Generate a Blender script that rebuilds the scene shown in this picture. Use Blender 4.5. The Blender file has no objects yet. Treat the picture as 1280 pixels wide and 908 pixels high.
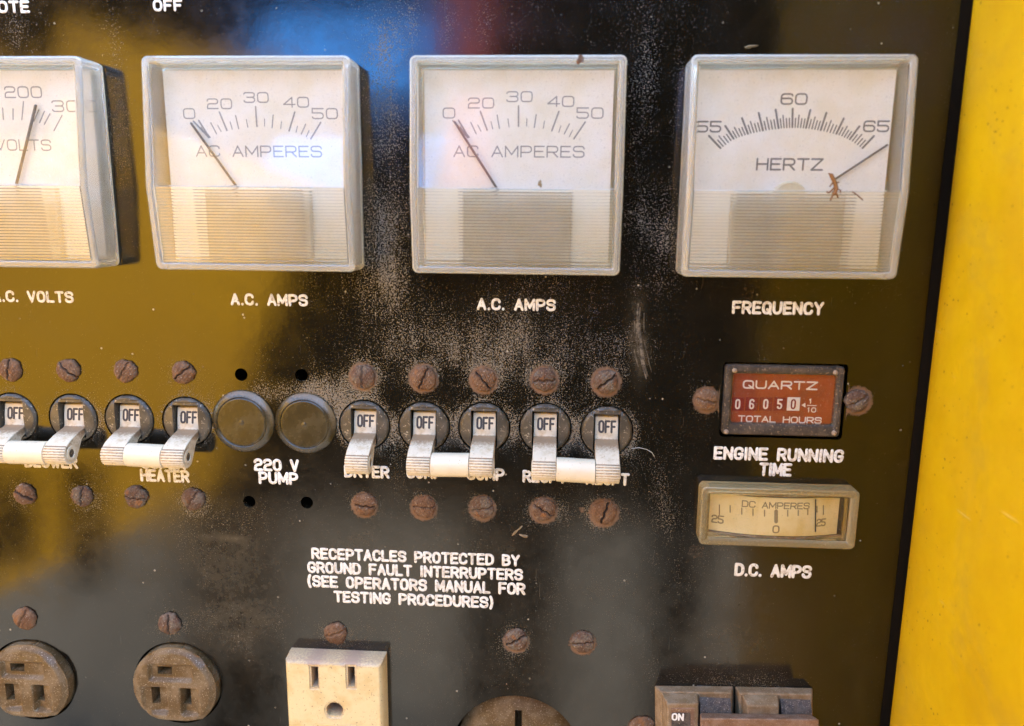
import bpy, math, random
import numpy as np
from mathutils import Vector, Matrix, geometry
random.seed(7); rng = np.random.default_rng(7)
S = bpy.context.scene
COL = S.collection

# ------------------------------------------------------------------ camera (solved from the photo)
# panel axes: x right, z up, d = distance out of the panel towards the viewer (world Y = -d); metres
F = 960.26
RX, RY, RZ = .1923, .0571, .0206
T = np.array([-.1612, .0224, .2516])
def _rot(rx, ry, rz):
    c, s = np.cos, np.sin
    X = np.array([[1,0,0],[0,c(rx),-s(rx)],[0,s(rx),c(rx)]])
    Y = np.array([[c(ry),0,s(ry)],[0,1,0],[-s(ry),0,c(ry)]])
    Z = np.array([[c(rz),-s(rz),0],[s(rz),c(rz),0],[0,0,1]])
    return Z @ Y @ X
AX = _rot(RX, RY, RZ) @ np.diag([1., -1., -1.])
CP = -AX.T @ T                                   # camera in (x, z, d)
def W(x, z, d): return Vector((x, -d, z))
def ray(px, py): return AX.T @ np.array([(px-640)/F, (py-454)/F, 1.])
def at(px, py, d=0.):
    r = ray(px, py); t = (d-CP[2])/r[2]; p = CP + r*t
    return float(p[0]), float(p[1])
def mirror_at(px, py, d):                        # where a reflection seen at that spot of the panel really stands
    x, z = at(px, py, 0); k = d/CP[2]
    return x+(x-CP[0])*k, z+(z-CP[1])*k
cam = bpy.data.cameras.new('camera'); co = bpy.data.objects.new('camera', cam); COL.objects.link(co)
cam.sensor_width = 36; cam.lens = F/1280*36; cam.clip_start = .005; cam.clip_end = 200
rt, dn, fw = [Vector((a[0], -a[2], a[1])) for a in AX]
co.matrix_world = Matrix(((rt.x, -dn.x, -fw.x, CP[0]), (rt.y, -dn.y, -fw.y, -CP[2]), (rt.z, -dn.z, -fw.z, CP[1]), (0,0,0,1)))
cam.dof.use_dof = True; cam.dof.focus_distance = .248; cam.dof.aperture_fstop = 9
S.camera = co

# ------------------------------------------------------------------ light
SUN_DIR = Vector((.62, .38, .68)).normalized()   # towards the sun: behind the panel, right, above
elev = math.asin(SUN_DIR.z); azim = math.atan2(SUN_DIR.x, SUN_DIR.y)
w = bpy.data.worlds.new('World'); S.world = w; w.use_nodes = True
nt = w.node_tree; bg = nt.nodes['Background']
sk = nt.nodes.new('ShaderNodeTexSky'); sk.sky_type = 'NISHITA'; sk.sun_disc = False
sk.sun_elevation = elev; sk.sun_rotation = azim; sk.air_density = 1.0; sk.dust_density = 1.0; sk.ozone_density = 1.0
nt.links.new(sk.outputs[0], bg.inputs[0]); bg.inputs[1].default_value = .15
su = bpy.data.lights.new('sun', 'SUN'); su.energy = 2.0; su.angle = math.radians(.5); su.color = (1, .96, .9)
so = bpy.data.objects.new('sun', su); COL.objects.link(so); so.rotation_euler = (-SUN_DIR).to_track_quat('-Z', 'Y').to_euler()
S.view_settings.view_transform = 'Standard'; S.view_settings.look = 'None'
S.view_settings.exposure = 3.95; S.view_settings.gamma = 1
S.cycles.use_denoising = True; S.cycles.max_bounces = 14; S.cycles.transmission_bounces = 12; S.cycles.transparent_max_bounces = 12

# ------------------------------------------------------------------ materials
def nodes(name):
    m = bpy.data.materials.new(name); m.use_nodes = True
    t = m.node_tree; return m, t, t.nodes['Principled BSDF']
def N(t, typ, **kw):
    n = t.nodes.new('ShaderNode'+typ)
    for k, v in kw.items():
        if k.startswith('i_'): n.inputs[int(k[2:])].default_value = v
        else: setattr(n, k, v)
    return n
def coords(t): return N(t, 'TexCoord').outputs['Object']
def noise(t, vec, scale, detail=4, rough=.6, dist=0):
    n = N(t, 'TexNoise'); n.inputs['Scale'].default_value = scale; n.inputs['Detail'].default_value = detail
    n.inputs['Roughness'].default_value = rough; n.inputs['Distortion'].default_value = dist
    t.links.new(vec, n.inputs['Vector']); return n.outputs['Fac']
def ramp(t, fac, a, b, va=0., vb=1.):
    r = N(t, 'MapRange', clamp=True); r.interpolation_type = 'SMOOTHSTEP'
    t.links.new(fac, r.inputs[0])
    for i, v in zip((1,2,3,4), (a, b, va, vb)):
        if isinstance(v, (int, float)): r.inputs[i].default_value = v
        else: t.links.new(v, r.inputs[i])
    return r.outputs[0]
def mixc(t, fac, a, b):
    m = N(t, 'Mix', data_type='RGBA')
    for s, v in ((0, fac), (6, a), (7, b)):
        if hasattr(v, 'links') or hasattr(v, 'is_linked'): t.links.new(v, m.inputs[s])
        else: m.inputs[s].default_value = (*v, 1) if isinstance(v, tuple) else v
    return m.outputs[2]
def math_(t, op, a, b=0.):
    m = N(t, 'Math', operation=op)
    for i, v in enumerate((a, b)):
        if isinstance(v, (int, float)): m.inputs[i].default_value = v
        else: t.links.new(v, m.inputs[i])
    return m.outputs[0]
def bump(t, p, h, strength, dist=.0002):
    b = N(t, 'Bump'); b.inputs['Strength'].default_value = strength; b.inputs['Distance'].default_value = dist
    t.links.new(h, b.inputs['Height']); t.links.new(b.outputs[0], p.inputs['Normal'])

def worn(name, col, col2, rough=.5, scale=250, a=.45, b=.65, speck=(.3,.24,.16), speck_amt=.0, speck_scale=1800,
         bstr=.3, bscale=900, metal=0., attr=None, attr_col=(.16,.1,.06), spec=.5):
    """two blotchy tones, dusty specks, a little relief; attr = painted-on dirt"""
    m, t, p = nodes(name); v = coords(t)
    c = mixc(t, ramp(t, noise(t, v, scale), a, b), col, col2)
    if speck_amt:
        c = mixc(t, ramp(t, noise(t, v, speck_scale, 2), .66-speck_amt, .74-speck_amt*.5), c, speck)
    if attr:
        at_ = N(t, 'Attribute', attribute_name=attr).outputs['Fac']
        f = ramp(t, math_(t, 'ADD', at_, math_(t, 'MULTIPLY', noise(t, v, 1400, 5, .75), .9)), .75, 1.25)
        c = mixc(t, f, c, attr_col)
    t.links.new(c, p.inputs['Base Color']); p.inputs['Metallic'].default_value = metal
    t.links.new(ramp(t, noise(t, v, scale*1.7), .3, .7, rough*.8, min(1, rough*1.25)), p.inputs['Roughness'])
    p.inputs['Specular IOR Level'].default_value = spec
    bump(t, p, noise(t, v, bscale, 5), bstr, .0002)
    return m
def plain(name, col, rough=.6, spec=.4):
    m, t, p = nodes(name); v = coords(t)
    t.links.new(mixc(t, noise(t, v, 900, 4), tuple(c*.85 for c in col), tuple(min(1, c*1.12) for c in col)), p.inputs['Base Color'])
    p.inputs['Roughness'].default_value = rough; p.inputs['Specular IOR Level'].default_value = spec
    return m
def clear(name, tint, rough, trans, dusty=.0, ior=1.49):
    m, t, p = nodes(name); v = coords(t)
    c = mixc(t, ramp(t, noise(t, v, 120), .4, .7), tint, tuple(x*y for x, y in zip(tint, (.97,.95,.88))))
    t.links.new(c, p.inputs['Base Color']); p.inputs['IOR'].default_value = ior
    p.inputs['Roughness'].default_value = rough
    at_ = N(t, 'Attribute', attribute_name='dirt_shade').outputs['Fac']
    c = mixc(t, at_, c, (.13,.105,.075)); t.links.new(c, p.inputs['Base Color'])  # darkens along the painted groove lines of the ribbed lens
    trans = math_(t, 'MULTIPLY', math_(t, 'SUBTRACT', 1., math_(t, 'MULTIPLY', at_, .8)), trans)
    tr = math_(t, 'SUBTRACT', trans, math_(t, 'MULTIPLY', ramp(t, noise(t, v, 2200, 3), .60, .72), dusty))
    t.links.new(tr, p.inputs['Transmission Weight'])
    return m

def panel_material():
    m, t, p = nodes('glossy black panel paint with dust'); v = coords(t)
    dust = N(t, 'Attribute', attribute_name='dust').outputs['Fac']
    rust = N(t, 'Attribute', attribute_name='rust').outputs['Fac']
    film = N(t, 'Attribute', attribute_name='film').outputs['Fac']
    big = noise(t, v, 28, 5, .6, .6)
    base = mixc(t, ramp(t, noise(t, v, 60, 6), .35, .7), (.0012,.001,.0007), (.003,.0022,.0014))
    # even veil of dust
    f_f = math_(t, 'MULTIPLY', math_(t, 'MULTIPLY', film, .36), ramp(t, math_(t, 'ADD', math_(t, 'MULTIPLY', big, .6), math_(t, 'MULTIPLY', noise(t, v, 500, 5, .75), .5)), .3, .75))
    c = mixc(t, f_f, base, (.27,.21,.125))
    # brown mottling and fine scratches
    c = mixc(t, math_(t, 'MULTIPLY', ramp(t, noise(t, v, 85, 8, .72, .8), .50, .72), .55), c, (.016,.0105,.005))
    for rot, sx, sz, amt in ((.12, 2200, 60, .28), (-.9, 1700, 45, .20), (.75, 2600, 70, .20)):
        mp = N(t, 'Mapping'); mp.inputs['Rotation'].default_value = (0, rot, 0); mp.inputs['Scale'].default_value = (sx, 1, sz); t.links.new(v, mp.inputs['Vector'])
        sc = math_(t, 'MULTIPLY', ramp(t, noise(t, mp.outputs[0], 1., 2, .4), .73, .78), ramp(t, noise(t, v, 38, 3), .48, .62))
        c = mixc(t, math_(t, 'MULTIPLY', sc, amt), c, (.32,.26,.18))
    # grains
    g = noise(t, v, 1500, 3, .65)
    g2 = noise(t, v, 2800, 2, .6)
    lvl = math_(t, 'ADD', dust, math_(t, 'MULTIPLY', math_(t, 'SUBTRACT', big, .40), .85))
    mpw = N(t, 'Mapping'); mpw.inputs['Rotation'].default_value = (0, .5, 0); mpw.inputs['Scale'].default_value = (150, 1, 26); t.links.new(v, mpw.inputs['Vector'])
    lvl = math_(t, 'ADD', lvl, math_(t, 'MULTIPLY', math_(t, 'SUBTRACT', noise(t, mpw.outputs[0], 1., 5, .65), .5), .75))
    th = ramp(t, lvl, 0., 1., .70, .45)
    fg = ramp(t, math_(t, 'SUBTRACT', g, th), 0., .07)
    fg2 = ramp(t, math_(t, 'SUBTRACT', g2, th), 0., .06)
    fgm = math_(t, 'MAXIMUM', fg, fg2)
    gc = mixc(t, noise(t, v, 700, 2), (.07,.053,.034), (.34,.27,.18))
    c = mixc(t, math_(t, 'MULTIPLY', fgm, .75), c, gc)
    # rust bleeding from the screws
    fr = ramp(t, math_(t, 'ADD', rust, math_(t, 'MULTIPLY', noise(t, v, 900, 5, .75), .8)), .75, 1.15)
    c = mixc(t, math_(t, 'MULTIPLY', fr, .8), c, (.22,.11,.05))
    # a few pale flecks
    wv = N(t, 'TexVoronoi'); wv.inputs['Scale'].default_value = 230; t.links.new(v, wv.inputs['Vector'])
    fl = math_(t, 'MULTIPLY', ramp(t, wv.outputs['Distance'], .05, .10, 1., 0.), ramp(t, noise(t, v, 90, 2), .52, .60))
    c = mixc(t, math_(t, 'MULTIPLY', fl, .6), c, (.55,.48,.36))
    t.links.new(c, p.inputs['Base Color'])
    rgh = math_(t, 'ADD', ramp(t, noise(t, v, 75, 8, .7), .34, .68, .10, .17), math_(t, 'MULTIPLY', math_(t, 'MAXIMUM', fgm, fr), .6))
    rgh = math_(t, 'ADD', rgh, math_(t, 'MULTIPLY', f_f, .5))
    t.links.new(rgh, p.inputs['Roughness']); p.inputs['IOR'].default_value = 1.58
    h = math_(t, 'ADD', math_(t, 'MULTIPLY', fgm, .8), math_(t, 'MULTIPLY', noise(t, v, 160, 3), .6))
    bump(t, p, h, .25, .00012)
    return m

M = {}
M['panel'] = panel_material()
M['hole'] = plain('dark inside of the panel', (.006,.005,.004), .8, .2)
M['paint'] = worn('white engraved paint', (.72,.69,.62), (.52,.46,.37), .6, 420, .46, .66, (.22,.15,.09), .09, 1300, .15)
M['rust'] = worn('rusty screw steel', (.12,.045,.02), (.19,.10,.06), .85, 420, .4, .62, (.36,.28,.21), .12, 1500, .9, 1300, .0, 'dirt_shade', (.05,.025,.015))
def rust_material():
    m, t, p = nodes('rusty screw steel'); v = coords(t); rnd = N(t, 'ObjectInfo').outputs['Random']
    mp = N(t, 'VectorMath', operation='ADD'); t.links.new(v, mp.inputs[0]); cb = N(t, 'CombineXYZ'); t.links.new(rnd, cb.inputs[0]); t.links.new(rnd, cb.inputs[2]); t.links.new(cb.outputs[0], mp.inputs[1]); v2 = mp.outputs[0]
    base = mixc(t, rnd, (.085,.038,.018), (.125,.055,.020))
    hi = mixc(t, ramp(t, rnd, .2, .9), (.14,.105,.07), (.18,.095,.045))
    c = mixc(t, ramp(t, noise(t, v2, 380, 5, .7), .40, .64), base, hi)
    c = mixc(t, ramp(t, noise(t, v2, 1500, 3), .60, .70), c, (.30,.23,.165))
    c = mixc(t, math_(t, 'MULTIPLY', ramp(t, noise(t, v2, 260, 3), .58, .7), .7), c, (.24,.09,.02))
    at_ = N(t, 'Attribute', attribute_name='dirt_shade').outputs['Fac']
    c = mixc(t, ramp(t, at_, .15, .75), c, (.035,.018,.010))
    t.links.new(c, p.inputs['Base Color']); p.inputs['Roughness'].default_value = .8
    bump(t, p, noise(t, v2, 1300, 6, .7), .9, .0003); return m
M['rust'] = rust_material()
M['ivory'] = worn('yellowed ivory plastic', (.61,.52,.37), (.47,.36,.22), .68, 300, .5, .78, (.30,.2,.12), .02, 1500, .12, 900, 0, 'dirt_shade', (.25,.165,.09))
M['tie'] = worn('cream plastic tie bar', (.66,.56,.39), (.58,.45,.26), .35, 90, .45, .7, (.4,.28,.16), .01, 1500, .06)
M['label_white'] = worn('white printed lever face', (.74,.72,.68), (.6,.56,.5), .5, 500, .5, .75, (.35,.3,.24), .03, 1800, .1)
M['ink'] = plain('dark grey ink', (.05,.045,.045), .6)
M['grey_ink'] = plain('faded grey dial ink', (.33,.32,.31), .7)
M['dark_grey_ink'] = plain('dark grey dial ink', (.20,.19,.18), .7)
M['bezel'] = worn('grey brown bakelite bezel', (.05,.040,.027), (.095,.075,.05), .42, 220, .4, .7, (.34,.28,.2), .06, 1500, .3)
M['plug'] = worn('black plastic plug with dust', (.030,.021,.008), (.055,.041,.019), .26, 160, .4, .7, (.36,.3,.22), .0, 1500, .25, 900, 0, 'dirt_shade', (.15,.11,.065))  # olive brown base has the yellow door's reflection painted in
M['dial'] = worn('white dial card', (.90,.87,.82), (.86,.81,.72), .6, 60, .4, .7, (.55,.45,.33), .0, 1500, .03)
M['case'] = worn('cream meter case', (.74,.66,.47), (.64,.55,.38), .5, 90, .4, .7, (.3,.22,.14), .0, 1500, .05)
M['movement'] = worn('dull grey meter movement', (.62,.56,.46), (.52,.47,.38), .5, 120, .4, .7, (.3,.22,.14), .0, 1500, .05)
M['needle'] = plain('grey meter needle', (.16,.14,.12), .5)
M['brown_ink'] = plain('faded brown ink', (.30,.22,.11), .7)
M['window'] = clear('clear acrylic', (.99,.983,.965), .05, 1.0, .2, 1.34)
M['ribs'] = clear('clear ribbed acrylic', (.995,.955,.84), .06, .95, .08, 1.62)
M['rim'] = clear('frosted yellowed acrylic', (.95,.925,.85), .27, .83, .0)
def wall_paint():
    m, t, p = nodes('yellow enamel'); v = coords(t)
    c = mixc(t, ramp(t, noise(t, v, 25, 6, .65), .3, .72), (.57,.338,.002), (.49,.268,.002))
    c = mixc(t, math_(t, 'MULTIPLY', ramp(t, noise(t, v, 14, 7, .75, 1.2), .50, .72), .55), c, (.40,.24,.02))
    vo = N(t, 'TexVoronoi'); vo.inputs['Scale'].default_value = 420; t.links.new(v, vo.inputs['Vector'])
    sz = ramp(t, noise(t, v, 900, 2), .35, .7, .04, .22)
    sp = math_(t, 'MULTIPLY', math_(t, 'LESS_THAN', vo.outputs['Distance'], sz), ramp(t, noise(t, v, 60, 4, .7), .44, .60))
    c = mixc(t, math_(t, 'MULTIPLY', sp, .85), c, (.13,.07,.01))
    mp = N(t, 'Mapping'); mp.inputs['Scale'].default_value = (1, 40, 900); mp.inputs['Rotation'].default_value = (.35, 0, 0); t.links.new(v, mp.inputs['Vector'])
    sc = ramp(t, noise(t, mp.outputs[0], 1., 3, .5), .70, .76)
    c = mixc(t, math_(t, 'MULTIPLY', sc, .35), c, (.62,.5,.2))
    t.links.new(c, p.inputs['Base Color']); t.links.new(ramp(t, noise(t, v, 60, 5), .3, .7, .32, .5), p.inputs['Roughness'])
    p.inputs['Specular IOR Level'].default_value = .22
    bump(t, p, math_(t, 'ADD', noise(t, v, 130, 4), math_(t, 'MULTIPLY', sp, -.4)), .3, .0003); return m
M['yellow'] = wall_paint()
M['door'] = worn('dusty yellow enamel', (.53,.268,.003), (.44,.215,.003), .5, 5, .35, .7, (.3,.2,.05), .02, 60, .1, 40)
M['seal'] = plain('black of seal and stand-ins', (.007,.005,.003), .9, .05)  # serves the seal and the added dark shapes alike
M['brown_plastic'] = worn('dusty brown black plastic', (.035,.024,.016), (.075,.052,.034), .6, 260, .4, .68, (.22,.15,.09), .08, 1500, .35)
M['redface'] = worn('dark red meter face', (.36,.06,.012), (.26,.045,.010), .45, 90, .4, .7, (.3,.1,.05), .0, 1500, .03)  # red reflection in the lens is put into the face colour
M['drum'] = plain('dark red counter drum', (.24,.018,.009), .5)
M['digit'] = plain('pale printed digits', (.85,.74,.66), .6)
M['amber_rim'] = clear('yellowed clear plastic frame', (.72,.57,.30), .26, .80, .25)
M['dusty_floor'] = worn('dust covered plastic ledge', (.27,.19,.12), (.20,.13,.08), .9, 300, .4, .68, (.42,.34,.26), .1, 1500, .6)
M['amber_dial'] = worn('yellowed dial strip', (.84,.68,.34), (.76,.56,.20), .6, 60, .4, .7, (.4,.3,.2), .0, 1500, .03)  # golden part of the tone is reflected yellow put into the colour
M['tan_plastic'] = worn('dusty brown receptacle plastic', (.085,.045,.010), (.145,.095,.045), .6, 150, .42, .6, (.30,.24,.17), .07, 2400, .3, 900)
M['gfci'] = worn('old ivory receptacle plastic', (.66,.52,.27), (.56,.40,.17), .5, 110, .45, .72, (.3,.2,.1), .03, 1300, .1, 900, 0, 'dirt_shade', (.35,.24,.16))
M['breaker_brown'] = worn('dusty brown breaker plastic', (.18,.11,.048), (.25,.17,.095), .8, 240, .4, .65, (.34,.25,.165), .08, 2400, .5)
M['breaker_rust'] = worn('rust brown tie bar', (.17,.085,.04), (.22,.13,.08), .8, 300, .4, .65, (.34,.24,.15), .08, 2400, .5)
M['purple_dark'] = worn('dark violet grey rocker', (.04,.028,.022), (.085,.062,.045), .7, 420, .4, .62, (.26,.2,.15), .07, 2400, .5)
M['mud'] = worn('dry tan mud', (.26,.18,.09), (.2,.13,.065), .9, 600, .4, .65, (.55,.45,.3), .05, 1500, .6)
M['insect'] = plain('dry orange brown insect', (.19,.08,.02), .6)
M['husk'] = plain('dry straw', (.20,.15,.08), .8)
M['fibre'] = plain('pale fibre', (.55,.48,.38), .8)

# ------------------------------------------------------------------ mesh helpers (points are x, z, d)
def thing(name, label, cat, x, z, d=0., group=None):
    o = bpy.data.objects.new(name, None); COL.objects.link(o); o.location = W(x, z, d); o.empty_display_size = .01
    o['label'] = label; o['category'] = cat
    if group: o['group'] = group
    return o
def tag(o, label, cat, group=None):
    o['label'] = label; o['category'] = cat
    if group: o['group'] = group
    return o
class MB:
    def __init__(s): s.v = []; s.f = []; s.a = []
    def p(s, x, z, d, a=0.): s.v.append((x, z, d)); s.a.append(a); return len(s.v)-1
    def face(s, *i): s.f.append(tuple(i))
    def loops(s, rings, close=True, cap0=False, cap1=False):
        """rings: list of equal-length lists of (x, z, d[, a])"""
        ids = [[s.p(*q) for q in r] for r in rings]; n = len(ids[0])
        for r0, r1 in zip(ids, ids[1:]):
            for k in range(n if close else n-1):
                s.face(r0[k], r0[(k+1) % n], r1[(k+1) % n], r1[k])
        if cap0: s.face(*reversed(ids[0]))
        if cap1: s.face(*ids[-1])
        return ids
    def box(s, x0, x1, z0, z1, d0, d1):
        q = lambda d: [(x0,z0,d),(x1,z0,d),(x1,z1,d),(x0,z1,d)]
        s.loops([q(d0), q(d1)], True, True, True)
    def prism(s, outline, d0, d1, taper=0.):
        c = np.mean(outline, 0); o2 = [(c[0]+(x-c[0])*(1-taper), c[1]+(z-c[1])*(1-taper)) for x, z in outline]
        s.loops([[(x,z,d0) for x,z in outline], [(x,z,d1) for x,z in o2]], True, True, True)
    def lathe(s, cx, cz, prof, seg=40, cap=True):
        s.loops([[(cx+q[0]*math.cos(2*math.pi*k/seg), cz+q[0]*math.sin(2*math.pi*k/seg), *q[1:]) for k in range(seg)] for q in prof], True, False, cap)
    def hf(s, x0, x1, z0, z1, nx, nz, fn, base=0.):
        """height field with skirt; fn(x,z) -> d or None, optional (d, a)"""
        ids = {}
        for i in range(nx+1):
            for j in range(nz+1):
                x = x0+(x1-x0)*i/nx; z = z0+(z1-z0)*j/nz; r = fn(x, z)
                if r is not None:
                    ids[i, j] = s.p(x, z, *(r if isinstance(r, tuple) else (r,)))
        cells = [(i, j) for i in range(nx) for j in range(nz) if all(k in ids for k in ((i,j),(i+1,j),(i+1,j+1),(i,j+1)))]
        edges = {}
        for i, j in cells:
            q = [(i,j),(i+1,j),(i+1,j+1),(i,j+1)]; s.face(*[ids[k] for k in q])
            for a, b in zip(q, q[1:]+q[:1]): edges[a, b] = 1
        low = {}
        for (a, b) in list(edges):
            if (b, a) not in edges:
                for k in (a, b):
                    if k not in low: x, z, d = s.v[ids[k]]; low[k] = s.p(x, z, base, s.a[ids[k]])
                s.face(ids[b], ids[a], low[a], low[b])
    def build(s, name, mat, root=None, parent=None, smooth=None, bev=None, seg=2):
        """root: the thing's Empty (gives the origin); parent: the object to hang under"""
        o0 = root.location if root else Vector((0,0,0))
        me = bpy.data.meshes.new(name); me.from_pydata([tuple(W(*q)-o0) for q in s.v], [], s.f)
        if any(s.a):
            at_ = me.attributes.new('dirt_shade', 'FLOAT', 'POINT'); at_.data.foreach_set('value', s.a)
        me.materials.append(mat); me.validate(); me.update()
        import bmesh
        b = bmesh.new(); b.from_mesh(me); bmesh.ops.recalc_face_normals(b, faces=b.faces); b.to_mesh(me); b.free()
        if smooth is not None:
            for q in me.polygons: q.use_smooth = True
            me.set_sharp_from_angle(angle=math.radians(smooth))
        o = bpy.data.objects.new(name, me); COL.objects.link(o)
        par = parent or root
        if par: o.parent = par
        if bev:
            mo = o.modifiers.new('bevel', 'BEVEL'); mo.width = bev; mo.segments = seg; mo.limit_method = 'ANGLE'; mo.angle_limit = math.radians(35)
            mo.harden_normals = False
            for q in me.polygons: q.use_smooth = True
            me.set_sharp_from_angle(angle=math.radians(50))
        return o
def rrect(x0, x1, z0, z1, r, n=4, extra_z=()):
    pts = []
    for cx, cz, a0 in ((x1-r, z0+r, -90), (x1-r, z1-r, 0), (x0+r, z1-r, 90), (x0+r, z0+r, 180)):
        for k in range(n+1):
            a = math.radians(a0+90*k/n); pts.append((cx+r*math.cos(a), cz+r*math.sin(a)))
        if a0 == -90: pts += [(x1, e) for e in sorted(extra_z)]
        if a0 == 90: pts += [(x0, e) for e in sorted(extra_z, reverse=True)]
    return pts

# ------------------------------------------------------------------ single-stroke lettering
R_ = 'r'
GL = {
 'A': [[(0,0),(.5,1),(1,0)],[(.17,.33),(.83,.33)]],
 'B': [[(0,0),(0,1),(.92,1,R_),(.92,.54,R_),(0,.54)],[(.5,.54),(1,.54,R_),(1,0,R_),(0,0)]],
 'C': [[(1,.76),(1,1,R_),(0,1,R_),(0,0,R_),(1,0,R_),(1,.24)]],
 'D': [[(0,0),(0,1),(1,1,R_),(1,0,R_),(0,0)]],
 'E': [[(1,1),(0,1),(0,0),(1,0)],[(0,.52),(.86,.52)]],
 'F': [[(1,1),(0,1),(0,0)],[(0,.5),(.84,.5)]],
 'G': [[(1,.78),(1,1,R_),(0,1,R_),(0,0,R_),(1,0,R_),(1,.45),(.58,.45)]],
 'H': [[(0,0),(0,1)],[(1,0),(1,1)],[(0,.52),(1,.52)]],
 'I': [[(.5,0),(.5,1)]],
 'J': [[(1,1),(1,0,R_),(0,0,R_),(0,.25)]],
 'L': [[(0,1),(0,0),(1,0)]],
 'M': [[(0,0),(0,1)],[(0,1),(.5,.22)],[(.5,.22),(1,1)],[(1,1),(1,0)]],
 'N': [[(0,0),(0,1)],[(0,1),(1,0)],[(1,0),(1,1)]],
 'O': [[(.5,1),(0,1,R_),(0,0,R_),(1,0,R_),(1,1,R_),(.5,1)]],
 'P': [[(0,0),(0,1),(1,1,R_),(1,.42,R_),(0,.42)]],
 'Q': [[(.5,1),(0,1,R_),(0,0,R_),(1,0,R_),(1,1,R_),(.5,1)],[(.58,.34),(1.04,-.06)]],
 'R': [[(0,0),(0,1),(1,1,R_),(1,.45,R_),(0,.45)],[(.55,.45),(1,0)]],
 'S': [[(1,.78),(1,1,R_),(0,1,R_),(0,.53,R_),(1,.53,R_),(1,0,R_),(0,0,R_),(0,.22)]],
 'T': [[(0,1),(1,1)],[(.5,1),(.5,0)]],
 'U': [[(0,1),(0,0,R_),(1,0,R_),(1,1)]],
 'V': [[(0,1),(.5,0)],[(.5,0),(1,1)]],
 'W': [[(0,1),(.25,0)],[(.25,0),(.5,.8)],[(.5,.8),(.75,0)],[(.75,0),(1,1)]],
 'Y': [[(0,1),(.5,.5)],[(1,1),(.5,.5)],[(.5,.5),(.5,0)]],
 'Z': [[(0,1),(1,1)],[(1,1),(0,0)],[(0,0),(1,0)]],
 '0': [[(.5,1),(0,1,R_),(0,0,R_),(1,0,R_),(1,1,R_),(.5,1)]],
 '1': [[(.3,.8),(.55,1)],[(.55,1),(.55,0)]],
 '2': [[(0,.78),(0,1,R_),(1,1,R_),(1,.5,R_),(0,.5,R_),(0,0)],[(0,0),(1,0)]],
 '3': [[(0,.84),(0,1,R_),(1,1,R_),(1,.52,R_),(.3,.52)],[(.6,.52),(1,.52,R_),(1,0,R_),(0,0,R_),(0,.16)]],
 '4': [[(.78,0),(.78,1)],[(.78,1),(0,.27)],[(0,.27),(1.05,.27)]],
 '5': [[(1,1),(0,1)],[(0,1),(0,.57)],[(0,.57),(1,.57,R_),(1,0,R_),(0,0,R_),(0,.16)]],
 '6': [[(1,.84),(1,1,R_),(0,1,R_),(0,0,R_),(1,0,R_),(1,.56,R_),(0,.56)]],
 '.': [[(.5,0),(.5,.012)]],
 '(': [[(.8,1.1),(.3,.75,R_),(.3,.25,R_),(.8,-.1)]],
 ')': [[(.2,1.1),(.7,.75,R_),(.7,.25,R_),(.2,-.1)]],
}
WID = {'I': .12, '.': .12, 'M': 1.18, 'W': 1.35, 'L': .85, '(': .45, ')': .45, '1': .7, 'E': .9, 'F': .9}
def rounded(pts, r):
    out = []
    for i, q in enumerate(pts):
        if len(q) > 2 and 0 < i < len(pts)-1:
            a, b, c = (np.array(k[:2]) for k in (pts[i-1], q, pts[i+1]))
            la, lc = np.linalg.norm(a-b), np.linalg.norm(c-b)
            la *= .5 if len(pts[i-1]) > 2 else 1.; lc *= .5 if len(pts[i+1]) > 2 else 1.
            ra, rc = min(r, la), min(r, lc)
            p0 = b+(a-b)/np.linalg.norm(a-b)*ra; p2 = b+(c-b)/np.linalg.norm(c-b)*rc
            for k in range(6):
                u = k/5; out.append(tuple((1-u)**2*p0+2*u*(1-u)*(b*.93+(p0+p2)*.035)+u*u*p2))
        else: out.append(tuple(q[:2]))
    return out
def stroke(mb, pts, hw, h, mp):
    """domed ribbon along 2-D pts, half width hw, height h; mp maps (x, z, height) to a point"""
    pts = [np.array(p, float) for p in pts]
    cl = [pts[0]]
    for p in pts[1:]:
        if np.linalg.norm(p-cl[-1]) > 1e-7: cl.append(p)
    if len(cl) < 2: cl.append(cl[0]+np.array([1e-6, 0]))
    # split at sharp corners
    parts = [[cl[0]]]
    for i in range(1, len(cl)):
        parts[-1].append(cl[i])
        if i < len(cl)-1:
            u = cl[i]-cl[i-1]; v = cl[i+1]-cl[i]
            if np.dot(u, v)/(np.linalg.norm(u)*np.linalg.norm(v)) < .72: parts.append([cl[i]])
    for P in parts:
        n = len(P); tg = []
        for i in range(n):
            t = (P[min(i+1, n-1)]-P[max(i-1, 0)]); tg.append(t/np.linalg.norm(t))
        secs = [(P[0]-tg[0]*hw*math.cos(a), tg[0], math.sin(a)) for a in (.12, .5, 1.0)]
        secs += [(P[i], tg[i], 1.) for i in range(n)]
        secs += [(P[-1]+tg[-1]*hw*math.cos(a), tg[-1], math.sin(a)) for a in (1.0, .5, .12)]
        rings = []
        for c, t, s_ in secs:
            nn = np.array([-t[1], t[0]])
            rings.append([mp(*(c+nn*hw*u*s_), h*(k if abs(u) < 1 else 0)*s_ - (h*.5 if abs(u) == 1 else 0)) for u, k in ((-1,0),(-.8,.65),(0,1),(.8,.65),(1,0))])
        mb.loops(rings, False)
def text_width(s, wr, gap):
    return sum((.75 if c == ' ' else WID.get(c, 1.))*wr for c in s) + gap*(len(s)-1)
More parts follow.
